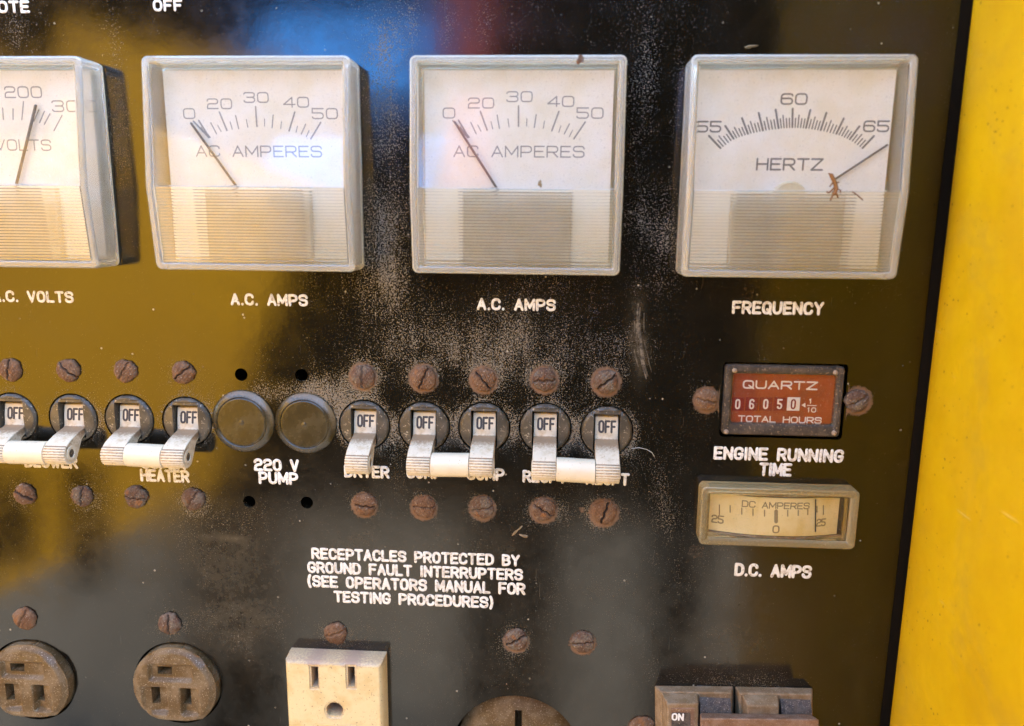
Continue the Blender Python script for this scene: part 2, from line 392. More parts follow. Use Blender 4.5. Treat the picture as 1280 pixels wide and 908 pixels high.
def write(mb, s, cx, cz, h, d, wr=.62, gap=.26, hw=.1, r=.3, relief=.00005, width=None, ang=0., mp=None, align='c'):
    """write s with letter height h centred on (cx, cz); width: squeeze or stretch to that width"""
    tw = text_width(s, wr, gap)
    sx = (width-2*hw*h)/(tw*h) if width else 1.
    x = -tw/2 if align == 'c' else 0.
    ca, sa = math.cos(ang), math.sin(ang)
    base = mp or (lambda X, Z, k: (X, Z, d+k))
    def M2(X, Z, k): return base(cx+X*ca-Z*sa, cz+X*sa+Z*ca, k)
    for c in s:
        wd = (.75 if c == ' ' else WID.get(c, 1.))*wr
        for line in GL.get(c, []):
            pl = [((x+q[0]*wd)*h*sx, (q[1]-.5)*h*(1-2*hw), *q[2:]) for q in line]
            stroke(mb, rounded(pl, r*h), hw*h, relief, M2)
        x += wd+gap
def caption(root, s, x0, x1, y, hpx, y2=None):
    """white engraved caption between pixel columns x0 and x1 of the photo, on the panel"""
    y2 = y if y2 is None else y2
    a = at(x0, y); b = at(x1, y2); cx, cz = (a[0]+b[0])/2, (a[1]+b[1])/2
    h = at((x0+x1)/2, (y+y2)/2-hpx/2)[1]-at((x0+x1)/2, (y+y2)/2+hpx/2)[1]
    mb = MB(); write(mb, s, cx, cz, h, .00001, .62, .30, .115, .3, .00006, width=b[0]-a[0])
    return mb.build('printed_caption', M['paint'], root, smooth=60)
def line(mb, p0, p1, w_, h, d): stroke(mb, [p0, p1], w_/2, h, lambda X, Z, k: (X, Z, d+k))

# ------------------------------------------------------------------ surroundings that the paint mirrors
XE = .2845                                       # plane of the yellow side wall
def quad_slab(name, mat, pts, thick, **k):
    """pts: 4 world points (x, z, d); a thin sheet with real thickness"""
    a = [Vector(q) for q in pts]; n = (a[1]-a[0]).cross(a[3]-a[0]).normalized()*thick
    mb = MB(); mb.loops([[tuple(q) for q in a], [tuple(q+n) for q in a]], True, True, True)
    return mb.build(name, mat, None, bev=thick*.2)
g = MB(); g.loops([[(-30,-1.1,-30),(30,-1.1,-30)],[(-30,-1.1,30),(30,-1.1,30)]], False)
gr = g.build('ground', worn('grey concrete ground', (.19,.16,.115), (.14,.115,.08), .9, 3, .35, .65, (.1,.1,.1), 0, 100, .2, 40)); gr['kind'] = 'structure'

# black panel sheet with its real cut-outs
HOLES = []                                       # (x, z, radius) and rectangles as loops
BRK = [(15,522.5,29.5),(90,524,29.5),(160,525,29.5),(232.5,528,30),(455,532.5,30),(529.5,534.5,30),(605,535.5,30),(681.5,536.5,30.5),(758.5,540,30.5)]
BZ = [(*at(x, y, .0008), .0078) for x, y, r in BRK]
HOLES += [(x, z, .00835) for x, z, r in BZ]
for x, y in ((301.5,468.5),(377,469.5),(311.5,627.5),(383.5,628.5)):
    HOLES.append((*at(x, y), .00205))
TWC = at(645, 870); TWR = .0222; TWC = (TWC[0], TWC[1]-TWR)
HOLES.append((*TWC, TWR))
RCP = [at(41, 850), at(223, 854)]
HOLES += [(x, z, .0155) for x, z in RCP]
HM = [at(903,453), at(1058,455), at(1055,549), at(900,547)]
hx0, hx1 = (HM[0][0]+HM[3][0])/2, (HM[1][0]+HM[2][0])/2; hz0, hz1 = (HM[2][1]+HM[3][1])/2, (HM[0][1]+HM[1][1])/2

# photo-space patches of dust: px, py, rx, ry, amount
DUST = [(700,400,160,70,.30),(480,180,40,190,.55),(150,200,24,170,.40),(800,180,40,190,.45),(480,330,90,60,.18),(700,440,160,35,.4),(560,600,160,60,.12),
        (800,560,50,60,.25),(345,490,60,18,.6),(400,500,30,40,.55),(420,500,60,60,.3),(490,560,25,30,.35),(570,520,25,55,.5),(645,520,25,55,.5),(720,520,25,55,.5),
        (560,430,120,40,.3),(870,120,30,60,.35),(840,690,60,120,.22),(900,590,40,110,.15),(700,650,120,30,.25),(720,720,120,60,.22),(990,720,80,90,.1),(590,830,120,60,.22),
        (800,800,60,60,.25),(330,60,200,40,.12),(600,50,70,50,.25),(300,640,140,60,.25),(390,795,110,40,.3),(60,480,70,30,.12),(120,560,30,60,.25),(120,650,25,60,.35),
        (250,760,90,60,.32),(480,300,30,60,.22),(900,850,110,20,.45),(330,360,160,30,.15),(830,300,30,60,.4),(1000,360,120,14,.25),(420,360,60,40,.25),(0,30,60,40,.4),(80,150,10,10,0)]
FILM = [(400,700,240,90,.28),(690,850,160,80,.22),(300,770,70,90,.42),(560,650,140,80,.16),(930,800,70,110,.34),(600,470,300,160,.07),(480,200,40,120,.06),(690,390,150,60,.05),
        (796,405,9,30,1.1),(801,445,9,26,.8),(1000,300,200,300,.03),(640,690,14,9,.2),(270,672,26,5,.25),(295,674,16,4,.35),(640,60,90,40,.05)]
SCREWS = [ # px, py, radius px, slot angle (deg), what singles it out
 (11,463,14,80,'upper screw above the left lever of the blower breaker, at the left edge'),
 (84,463.5,14,-42,'upper screw above the right lever of the blower breaker, under the meter caption'),
 (155.5,464.5,14,58,'upper screw above the left lever of the heater breaker'),
 (228,466.5,14,38,'upper screw above the right lever of the heater breaker, beside an empty hole'),
 (453.5,471.5,15,88,'upper screw above the single dryer lever'),
 (529.5,473.5,15.5,66,'upper screw above the left lever of the compressor breaker'),
 (604.5,475.5,15,-50,'upper screw above the right lever of the compressor breaker'),
 (680.5,475.5,15,4,'upper screw above the left lever of the receptacle breaker, slot level'),
 (757.5,478,15.5,38,'upper screw above the right lever of the receptacle breaker, near the pale scrape'),
 (29.5,619,13,-25,'lower screw under the left half of the blower breaker'),
 (101,621,13,80,'lower screw under the right half of the blower breaker'),
 (169,622,14,-5,'lower screw left of the HEATER caption'),
 (240.5,625,14,55,'lower screw right below the HEATER caption'),
 (455.5,631.5,14.5,-6,'lower screw under the single dryer lever'),
 (529.5,635,14.5,-3,'lower screw under the left lever of the compressor breaker'),
 (603,635.5,14.5,10,'lower screw under the right lever of the compressor breaker'),
 (679.5,638,15,-32,'lower screw under the left lever of the receptacle breaker'),
 (755,641.5,16,72,'lower screw under the right receptacle lever, beside a small rust blot'),
 (883.5,500.5,14,-12,'screw on the left side of the hour counter'),
 (1071.5,501.5,15,32,'screw on the right side of the hour counter'),
 (29.5,774.5,14,60,'crumbly screw above the left round outlet'),
 (211,781,14,88,'screw above the second round outlet'),
 (419,793,14,20,'crusted screw above the ivory outlet'),
 (645,801.5,14.5,32,'left one of the two screws above the large round recessed outlet'),
 (728.5,804,14.5,8,'right one of the two screws above the large round recessed outlet'),
 (803,913,17,15,'tan screw at the bottom edge left of the ON breaker'),
]
RUST = [(x, y, r*1.12, .85 if x > 420 else .5) for x, y, r, a, l in SCREWS] + [(728,637,5,.55),(660,663,12,.3),(640,690,20,.2),(1030,725,20,.15),(890,850,50,.2)]
RUST += [(960,352,40,.35),(870,690,12,.4)]
def build_panel():
    sc = 1000.
    x0, x1, z0, z1 = -.045, XE-.0009, -.118, .150
    pts = []; edges = []
    def add_loop(loop):
        k = len(pts); n = len(loop)
        pts.extend((a*sc, b*sc) for a, b in loop); edges.extend((k+i, k+(i+1) % n) for i in range(n))
    BX0, BZ0, BZ1 = -.34, -.36, .27
    add_loop([(BX0,BZ0),(x1,BZ0),(x1,BZ1),(BX0,BZ1)])
    hl = []
    for x, z, r in HOLES:
        n = 64 if r > .005 else 28
        lp = [(x+r*math.cos(2*math.pi*k/n), z+r*math.sin(2*math.pi*k/n)) for k in range(n)]
        hl.append(lp); add_loop(lp)
    rl = rrect(hx0, hx1, hz0, hz1, .0012, 3); hl.append(rl); add_loop(rl)
    def near_hole(x, z):
        for a, b, r in HOLES:
            if (x-a)**2+(z-b)**2 < (r+.0003)**2: return True
        return hx0-.0003 < x < hx1+.0003 and hz0-.0003 < z < hz1+.0003
    st = .0013
    for i in range(int((x1-x0)/st)):
        for j in range(int((z1-z0)/st)):
            x = x0+st*(i+.5*(j % 2)); z = z0+st*j
            if x < x1-.0006 and not near_hole(x, z): pts.append((x*sc, z*sc))
    vs, es, fs, *_ = geometry.delaunay_2d_cdt([Vector(p) for p in pts], edges, [], 0, 1e-5)
    V = np.array([(v.x/sc, v.y/sc) for v in vs]); f = np.array(fs)
    C = V[f].mean(1); keep = np.ones(len(f), bool)
    for a, b, r in HOLES: keep &= (C[:,0]-a)**2+(C[:,1]-b)**2 > (r*.9985)**2
    keep &= ~((C[:,0] > hx0) & (C[:,0] < hx1) & (C[:,1] > hz0) & (C[:,1] < hz1) & True)
    f = f[keep]
    mb = MB(); mb.v = [(x, z, 0.) for x, z in V]; mb.a = [0.]*len(V); mb.f = [tuple(int(k) for k in q) for q in f]
    nfront = len(V)
    for lp in hl+[[(BX0,BZ0),(BX0,BZ1),(x1,BZ1),(x1,BZ0)]]:                  # thickness of the sheet round each cut-out
        q0 = [(x, z, 0.) for x, z in lp]; q1 = [(x, z, -.0022) for x, z in lp]; mb.loops([q0, q1])
    # painted-on dirt per vertex, laid out where the photo has it
    allv = np.array([(a, b) for a, b, c in mb.v])
    def field(blobs):
        out = np.zeros(len(allv))
        for b in blobs:
            px, py, rx, ry, am = b
            c = at(px, py); k = .262e-3
            out += am*np.exp(-(((allv[:,0]-c[0])/(rx*k))**2+((allv[:,1]-c[1])/(ry*k))**2))
        return out
    dust = field(DUST)*.62
    for x, y, r, a, l in SCREWS:
        c = at(x, y); rr = np.hypot(allv[:,0]-c[0], allv[:,1]-c[1])/.262e-3
        dust += .22*np.exp(-((rr-r*1.15)/9)**2)
    for x, z, r in BZ:
        rr = np.hypot(allv[:,0]-x, allv[:,1]-z); dust += .3*np.exp(-((rr-.0085)/.0018)**2)
    dust = np.minimum(dust, .75)
    film = field(FILM)
    rust = np.zeros(len(allv))
    for x, y, r, am in RUST:
        c = at(x, y); rr = np.hypot(allv[:,0]-c[0], allv[:,1]-c[1])/.262e-3
        rust = np.maximum(rust, am*np.exp(-(np.maximum(rr-r*.75, 0)/(r*.42))**2))
    o = thing('control_panel', 'black dusty generator control panel with white captions carrying every meter, breaker and outlet', 'control panel', 0, 0)
    sh = mb.build('panel_sheet', M['panel'], o)
    me = sh.data
    for nme, arr in (('dust', dust), ('rust', rust), ('film', film)):
        a_ = me.attributes.new(nme, 'FLOAT', 'POINT'); a_.data.foreach_set('value', arr.astype(np.float32))
    bk = MB(); bk.box(BX0, x1, BZ0, BZ1, -.062, -.060); bk.build('back_cover', M['hole'], o)
    sd = MB(); sd.box(BX0-.002, BX0-.0002, BZ0, BZ1, -.062, 0); sd.box(BX0, x1, BZ1+.0002, BZ1+.002, -.062, 0); sd.box(x1+.0001, x1+.0017, BZ0, BZ1, -.062, -.003); sd.build('box_side', M['hole'], o)
    return o
PANEL = build_panel()
for a in (('REMOTE',-46,37,9,16),('OFF',191,228,7,15),('A.C. VOLTS',-10,92,371,15),('A.C. AMPS',288,385,375,15.5),('A.C. AMPS',596,695,381,15.5),('FREQUENCY',915,1030,384.5,17,386),
          ('BLOWER',30,97,577.5,16),('SUPER',176,232,579,16),('HEATER',175,237,594,16,596),('220 V',317,374,581,16,582.5),('PUMP',323,373,598,16),('DRYER',430,487,589,16,591),
          ('COMP',508,553,591,16),('COMP',583,631,593,16),('RECPT',653,709,595.5,16,597),('RECPT',732,787,598,16,600),('ENGINE RUNNING',892,1055,567,17,570),('TIME',949,990,586.5,17,588),('D.C. AMPS',918,1015,713,17,714.5),
          ('RECEPTACLES PROTECTED BY',389,650,692.5,15,700.5),('GROUND FAULT INTERRUPTERS',384,654,709,15,719),('(SEE OPERATORS MANUAL FOR',383,657,727,15.5,736),('TESTING PROCEDURES)',417,618,745.5,15,754)):
    caption(PANEL, *a)

# the pale vertical scrape and a few finer scratches in the paint
M['scrape'] = worn('scraped paint', (.045,.035,.022), (.15,.12,.08), .8, 500, .42, .66, (.01,.008,.005), .14, 1500, .2)
rs = random.Random(5); mb = MB()
for k in range(30):
    u = rs.random()*.8; cxp = 799-10*u+20*u*u; py = 380+u*92; L = rs.uniform(10, 26); px = cxp+rs.gauss(0, 3.2)
    q_ = [(799-10*w+20*w*w+px-cxp, 380+w*92) for w in (u, u+L/184, u+L/92)]
    stroke(mb, [at(*k_) for k_ in q_], rs.uniform(.00008, .0003), .000012, lambda X, Z, k_: (X, Z, .000004+k_))
mb.build('scrape_mark', M['scrape'], PANEL, smooth=60)

# yellow side wall standing out from the panel on the right, with the rubber seal between
o = thing('cabinet_side_wall', 'plain yellow painted steel side wall standing along the right edge of the black panel', 'wall', XE, -.36)
mb = MB()
prof = [(XE+.006,.0003),(XE+.0026,.0005),(XE+.0017,.0015),(XE+.0010,.003),(XE+.0004,.006),(XE+.0001,.011),(XE,.018),(XE,.186),(XE+.0006,.1885),(XE+.002,.19),(XE+.006,.19)]
prof = [(XE+.006,-.07)]+prof[0:1]+prof[1:]+[(XE+.009,.19),(XE+.009,-.07)]
mb.loops([[(x, -.36, d) for x, d in prof], [(x, .27, d) for x, d in prof]], True, True, True)
mb.build('sheet_metal', M['yellow'], o, smooth=40)
mb = MB(); mb.loops([[(XE-.0008,-.36,-.001),(XE+.003,-.36,-.001),(XE+.003,-.36,.0002),(XE-.0007,-.36,.0002)], [(XE-.0008,.27,-.001),(XE+.003,.27,-.001),(XE+.003,.27,.0002),(XE-.0007,.27,.0002)]], True, True, True)
mb.build('rubber_seal', M['seal'], o)

# what faces the panel: open yellow door on the left, then unseen sheets, dark shapes and a backdrop added for their reflections
dx = lambda d: -.30+.27*(d-.03)
def door_d(px, py):
    a, b = .1, 3.
    for _ in range(60):
        m_ = (a+b)/2
        if mirror_at(px, py, m_)[0] > dx(m_): a = m_
        else: b = m_
    return a
d_t, d_b = door_d(425, 118), door_d(262, 612); z_t, z_b = mirror_at(425, 118, d_t)[1], mirror_at(262, 612, d_b)[1]
DOOR = tag(quad_slab('yellow_door', M['door'], [(dx(.03),z_b,.03),(dx(d_b),z_b,d_b),(dx(d_t),z_t,d_t),(dx(.03),z_t,.03)], -.003), 'open sunlit yellow cabinet door mirrored as the ochre glow in the left of the panel', 'door')
for pxs in ([(-60,-40),(66,-40),(62,70),(-60,80)], [(70,575),(118,575),(126,735),(84,735)], [(-40,585),(26,590),(34,700),(-40,700)], [(152,-40),(170,-40),(172,60),(156,60)]):
    q = []
    for a in pxs:
        d_ = door_d(*a); X, Z = mirror_at(*a, d_); q.append((X+.006, Z, d_))
    pd = quad_slab('streak_slab', M['seal'], q, .003); pd.parent = DOOR  # dark slabs added on the door to streak its reflection
def mq(pxs, d, lean=0.):
    q = [(*mirror_at(x, y, d), d) for x, y in pxs]; zm = min(k[1] for k in q)
    return [(x, z, d+(z-zm)*lean) for x, z, dd in q]
tag(quad_slab('blue_stand_in', worn('blue tarpaulin', (.07,.36,.92), (.06,.32,.85), .5, 6), mq([(290,125),(528,115),(533,-28),(270,-28)], 1.5, 1.3), -.004), 'blue tarpaulin added as the mirrored blue patch at the top of the panel', 'stand-in sheet')  # unseen blue sheet added for the blue reflection
tag(quad_slab('maroon_sheet', worn('maroon sheet', (.30,.05,.035), (.2,.03,.02), .6, 6), mq([(545,105),(612,95),(606,-70),(546,-70)], 1.55, .6), -.004), 'maroon sheet added to be mirrored beside the blue patch at the top of the panel', 'sheet')  # unseen maroon sheet added for the dark red reflection
for k, (xa_, xb_, yt, d_) in enumerate(((240,350,628,.95),(580,698,640,.9),(812,884,648,1.0))):  # unseen dark columns added in place of legs, for the mirror image
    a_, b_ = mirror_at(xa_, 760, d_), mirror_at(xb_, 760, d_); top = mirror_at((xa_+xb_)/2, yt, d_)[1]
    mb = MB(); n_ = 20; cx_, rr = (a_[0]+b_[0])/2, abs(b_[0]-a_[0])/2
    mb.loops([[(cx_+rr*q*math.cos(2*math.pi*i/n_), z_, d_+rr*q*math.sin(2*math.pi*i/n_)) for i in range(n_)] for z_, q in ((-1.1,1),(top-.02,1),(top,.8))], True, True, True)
    tag(mb.build('leg_stand_in', M['seal'], None, smooth=40), 'dark post for legs, mirrored as a dim band low in the %s of the panel' % ('left','middle','right')[k], 'post')
mb = MB(); mb.box(-4, 5, -1.1, 1.3, 2.6, 2.7)  # unseen backdrop added so the mirror image stays dark
tag(mb.build('dark_backdrop', worn('dark backdrop', (.009,.006,.003), (.013,.009,.005), .9, 4, spec=.02)), 'added dark backdrop facing the panel, seen only as black mirror depth', 'wall')

# ------------------------------------------------------------------ panel meters
GS = .0298                                       # half the outer width
ZT, ZM, ZB = .1141, .0783, .0544
GX = [.0094, .0864, .1626, .2394]
def front(z): return .0113+(.0142-.0113)*(ZT-z)/(ZT-ZM) if z > ZM else .0142-(.0142-.0118)*(ZM-z)/(ZM-ZB)
DD = .0046                                       # depth of the dial card
def meter(name, gi, label, cat, hub=False):
    x = GX[gi]; o = thing(name, label, cat, x, ZB)
    # tray on the panel
    mb = MB(); mb.prism(rrect(x-GS+.0003, x+GS-.0003, ZB+.0003, ZT-.0003, .0012), .0001, .0010); mb.build('case', M['case'], o)
    mb = MB(); mb.box(x-.0157, x+.0157, ZB+.0036, ZM-.0003, .0013, .0066); mv = mb.build('movement', M['movement'], o, bev=.0004)
    # dial card: a plate with a window for the movement
    a, b, t, zb, m_ = x-.0268, x+.0268, ZT-.0030, ZB+.0034, ZM-.0006
    q = [(a,zb),(x-.0158,zb),(x-.0158,m_),(x+.0158,m_),(x+.0158,zb),(b,zb),(b,t),(a,t)]
    mb = MB()
    for x0_, x1_, z0_, z1_ in ((a,b,m_,t),(a,x-.0158,zb,m_-.00002),(x+.0158,b,zb,m_-.00002)): mb.box(x0_, x1_, z0_, z1_, DD-.0006, DD)
    dial = mb.build('dial', M['dial'], o)
    mb = MB()
    for x0_, x1_, z0_, z1_ in ((a+.0008,a+.0014,zb,t),(b-.0014,b-.0008,zb,t),(a,b,t-.0014,t-.0008)): mb.box(x0_, x1_, z0_, z1_, .0013, DD-.0008)
    mb.build('dial_stand', M['case'], o)
    # clear cover: rim with walls, flat window, ribbed lower lens
    mb = MB(); th = .0021
    lo = rrect(x-GS, x+GS, ZB, ZT, .0016, 3, (ZM,)); li = rrect(x-GS+th, x+GS-th, ZB+th, ZT-th, .0007, 3, (ZM,))
    mb.loops([[(p, q, .00115) for p, q in lo], [(p, q, front(q)) for p, q in lo], [(p, q, front(q)) for p, q in li], [(p, q, .00115) for p, q in li], [(p, q, .00115) for p, q in lo]])
    rim = mb.build('cover_rim', M['rim'], o, bev=.0006)
    e = .00006; a, b = x-GS+th+e, x+GS-th-e
    mb = MB(); tw = .0017
    zz = [ZM+e, ZT-th-e]
    mb.loops([[(a, z, front(z)-.0002-tw*k) for z, k in ((zz[0],0),(zz[1],0),(zz[1],1),(zz[0],1))], [(b, z, front(z)-.0002-tw*k) for z, k in ((zz[0],0),(zz[1],0),(zz[1],1),(zz[0],1))]], True, True, True)
    mb.build('window', M['window'], o, bev=.00025)
    mb = MB(); pr = []; n = 25; z1, z0 = ZM-e, ZB+th+e
    for k in range(n):
        za = z1+(z0-z1)*k/n; zb_ = z1+(z0-z1)*(k+1)/n; w_ = za-zb_
        for u, h, g_ in ((.02,-.00015,1.),(.10,-.00010,.9),(.17,.0,0),(.5,.00003,0),(.84,.0,0),(.93,-.00009,.6)):
            zc = za-w_*u; pr.append((zc, front(zc)+h-.0001, g_))
    pr += [(z0, front(z0)-tw-.0002, 0), (z1, front(z1)-tw-.0002, 0)]
    mb.loops([[(X, z, d, g_*f) for z, d, g_ in pr] for X, f in ((a,.2),(x-.0163,.10),(x-.0156,1),(x+.0156,1),(x+.0163,.10),(b,.2))], True, True, True)  # dark groove lines painted in for refraction, strongest in the middle
    mb.build('ribbed_lens', M['ribs'], o, smooth=50)
    return o, dial
def dwrite(o, dial, items, mat='grey_ink', hw=.062):
    for s, px, py, h, wd in items:
        a = at(px-wd/2, py, DD); b = at(px+wd/2, py, DD); c = at(px, py, DD)
        hh = at(px, py-h/2, DD)[1]-at(px, py+h/2, DD)[1]
        mb = MB(); write(mb, s, c[0], c[1], hh, DD, 1.05, .32, hw, .27, .00002, width=b[0]-a[0]); mb.build('lettering', M[mat], o, dial, smooth=60)
def dticks(o, dial, segs, widths, dxz=(0,0), mat='grey_ink'):
    mb = MB()
    for (a, b, c, d_), w_ in zip(segs, widths):
        p, q = at(a, b, DD), at(c, d_, DD); line(mb, (p[0]+dxz[0], p[1]+dxz[1]), (q[0]+dxz[0], q[1]+dxz[1]), w_, .00002, DD)
    mb.build('scale_marks', M[mat], o, dial, smooth=60)
def needle(o, p0, p1, w_=.0007):
    a, b = at(*p0, DD+.0012), at(*p1, DD+.0012); a, b = np.array(a), np.array(b); e_ = b+(b-a)*.07
    mb = MB(); stroke(mb, [a, e_], w_/2, .0003, lambda X, Z, k: (X, Z, DD+.0012+k)); return mb.build('needle', M['needle'], o, smooth=50)

AMP_TEXT = [('0',561.5,142,14,16),('20',601.5,129.5,14,33),('30',649.5,121.5,14,33),('40',701,127.5,14,34),('50',737.5,142,14.5,34),('AC AMPERES',648.5,190,15,164)]
zo = lambda L: [(510+a/4.571, 40+b/4.571, 510+c/4.571, 40+d/4.571) for a, b, c, d in L]
AMP_LONG = zo([(258,510,343,606),(290,507,345,603),(415,458,453,563),(632,427,632,540),(862,458,822,566),(1012,518,948,612)])
AMP_MED = zo([(360,520,390,583),(510,478,523,553),(733,475,722,548),(922,528,893,585)])
AMP_SHORT = zo([(300,545,338,600),(318,560,348,605),(330,575,352,604),(400,535,418,570),(475,515,485,557),(572,500,578,545),(680,498,678,540),(780,513,773,553),(873,540,862,575),(940,565,922,600)])
def ammeter(gi, label, ndl):
    o, dial = meter('ac_ammeter', gi, label, 'panel meter')
    dx_ = GX[gi]-GX[2]
    for s, px, py, h, wd in AMP_TEXT:
        a = at(px-wd/2, py, DD); b = at(px+wd/2, py, DD); c = at(px, py, DD); hh = at(px, py-h/2, DD)[1]-at(px, py+h/2, DD)[1]
        mb = MB(); write(mb, s, c[0]+dx_, c[1]-(.0003 if gi == 1 else 0), hh, DD, 1.05, .32, .062, .27, .00002, width=b[0]-a[0]); mb.build('lettering', M['grey_ink'], o, dial, smooth=60)
    dticks(o, dial, AMP_LONG+AMP_MED+AMP_SHORT, [.0005]*6+[.00038]*4+[.0003]*10, (dx_, -.0003 if gi == 1 else 0))
    needle(o, *ndl); return o
o, dial = meter('ac_voltmeter', 0, 'square clear AC volts meter cut off by the left edge', 'panel meter')
dwrite(o, dial, [('200',30.5,116,15,47),('300',92,133.5,15,52),('VOLTS',30.5,182,14.5,70)])
dticks(o, dial, [(31,128,29,150),(18,137,18,150),(5,136,6,150),(-8,128,-8,150),(50,138,44,152),(57,140,51,154),(64,143,57,156),(79,145,69,164),(-30,140,-24,153),(-48,140,-38,160)], [.0004]*10)
needle(o, (46,133), (22,231), .0008)
ammeter(1, 'square clear AC ammeter under the OFF caption, second meter of the row, needle near zero', ((240,155),(298,236)))
ammeter(2, 'square clear AC ammeter in the middle with a rusty spot on its top rim', ((568.5,153),(622.5,238)))
o, dial = meter('frequency_meter', 3, 'square clear hertz meter at the right with a dried insect on its cover', 'panel meter')
dwrite(o, dial, [('55',886,159,15,31),('60',992,124.5,15,34),('65',1094.5,158.5,15,33),('HERTZ',986.5,206,16,84)], 'dark_grey_ink', .08)
zh = lambda L: [(830+a/2.453, 40+b/2.453, 830+c/2.453, 40+d/2.453) for a, b, c, d in L]
HL = zh([(137,320,172,357),(187,290,212,328),(238,266,256,313),(289,250,302,303),(341,240,350,296),(393,237,392,293),(447,241,434,295),(496,250,479,302),(549,267,527,313),(597,291,568,330),(641,321,607,357)])
seg, wid = [], []
for k in range(10):
    A, B = np.array(HL[k]), np.array(HL[k+1]); seg.append(tuple(A)); wid.append(.00062)
    for j in (1, 2, 3, 4):
        u = j/5; c = A*(1-u)+B*u; f = .48 if j in (1, 2, 3, 4) and j != 2 else .66
        seg.append((c[2]+(c[0]-c[2])*f, c[3]+(c[1]-c[3])*f, c[2], c[3])); wid.append(.00042)
seg.append(HL[10]); wid.append(.00062)
dticks(o, dial, seg, wid, mat='dark_grey_ink')
needle(o, (1108,182), (1047,222), .0006)
c = at(983, 251, .003); mb = MB(); mb.lathe(c[0], c[1], [(.0053,.0030),(.0053,.0052),(.0048,.0057)], 32); mb.build('pivot_cap', M['case'], o, smooth=40)

# ------------------------------------------------------------------ screws
def screw(px, py, rp, ang, where, seed):
    x, z = at(px, py, .001); x2, _ = at(px+rp, py, .001); r = abs(x2-x)
    kind = 'pinkish brown' if px < 260 else 'rusty'
    rs = np.random.default_rng(seed); ph = rs.uniform(0, 6, 8); ca, sa = math.cos(math.radians(ang)), math.sin(math.radians(ang))
    off = rs.uniform(-.08, .08); sw = r*rs.uniform(.07, .15); sdeep = rs.uniform(.5, 1.25); flat = rs.uniform(.7, 1.1)
    def fn(X, Z):
        u, v = X-x, Z-z; q = math.hypot(u, v)/r; th = math.atan2(v, u)
        edge = 1+.035*math.sin(3*th+ph[0])+.025*math.sin(5*th+ph[1])+.02*math.sin(9*th+ph[2])
        if q > edge*1.03: return None
        h = .0021*flat*math.sqrt(max(0, 1-(q/edge/1.04)**2))**.8
        lump = .00010*math.sin(u*5200+ph[3])*math.sin(v*4700+ph[4])+.00007*math.sin(u*9100+v*3300+ph[5])
        al, ac = u*ca+v*sa, -u*sa+v*ca-off*r+.00014*math.sin(al*2600+ph[6]) if False else (-u*sa+v*ca-off*r)
        ac += .00016*math.sin(al*2400+ph[6])
        k = max(0., 1-abs(ac)/sw); slot = min(1., k*2.2)
        if abs(al) > r*.93: slot = 0
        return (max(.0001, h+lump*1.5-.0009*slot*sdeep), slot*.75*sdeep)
    mb = MB(); mb.hf(x-r*1.1, x+r*1.1, z-r*1.1, z+r*1.1, 40, 40, fn, -.0002)
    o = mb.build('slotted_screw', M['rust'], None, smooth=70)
    # origin at its own place
    c = W(x, z, 0)
    o.data.transform(Matrix.Translation(-c)); o.location = c
    tag(o, kind+' '+where, 'screw', 'rusty slotted screws on the panel')
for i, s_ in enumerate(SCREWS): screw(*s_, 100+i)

# ------------------------------------------------------------------ toggle breakers
def lever_profile(zc, tip=0.):
    """(d, z) outline of a lever, seen from the side, with the grooves of its nose; returns outline and dirt"""
    P = [(-.006,zc+.0046,0),(-.0020,zc+.0046,0),(-.0014,zc+.0043,0),(-.0007,zc+.0008,.0),(-.0003,zc-.0025,.3),(.0004,zc-.0030,1.35),(.0018,zc-.0033,1.0),(.0036,zc-.0037+tip*.2,.68),(.0060,zc-.0044+tip*.6,.42),(.0085,zc-.0054+tip,.25),(.0098,zc-.0062+tip,.0)]
    c = (.0082,zc-.0093+tip); r = .0036
    n = 9; a0, a1 = math.radians(52), math.radians(-80)
    for k in range(n):
        for u, dr, dirt_shade in ((0,-.00030,1.25),(.24,.0,.3),(.8,.0,.1)):
            a = a0+(a1-a0)*(k+u)/n; P.append((c[0]+(r+dr)*math.cos(a), c[1]+(r+dr)*math.sin(a), dirt_shade*(1-.5*k/n)))
    for a in (-100,-125,-150): P.append((c[0]+r*math.cos(math.radians(a)), c[1]+r*math.sin(math.radians(a)), .2))
    P += [(.0022,zc-.0064+tip*.5,.4),(-.001,zc-.0048,.4),(-.006,zc-.0040,.4)]
    return P, c, r
LW = .0036
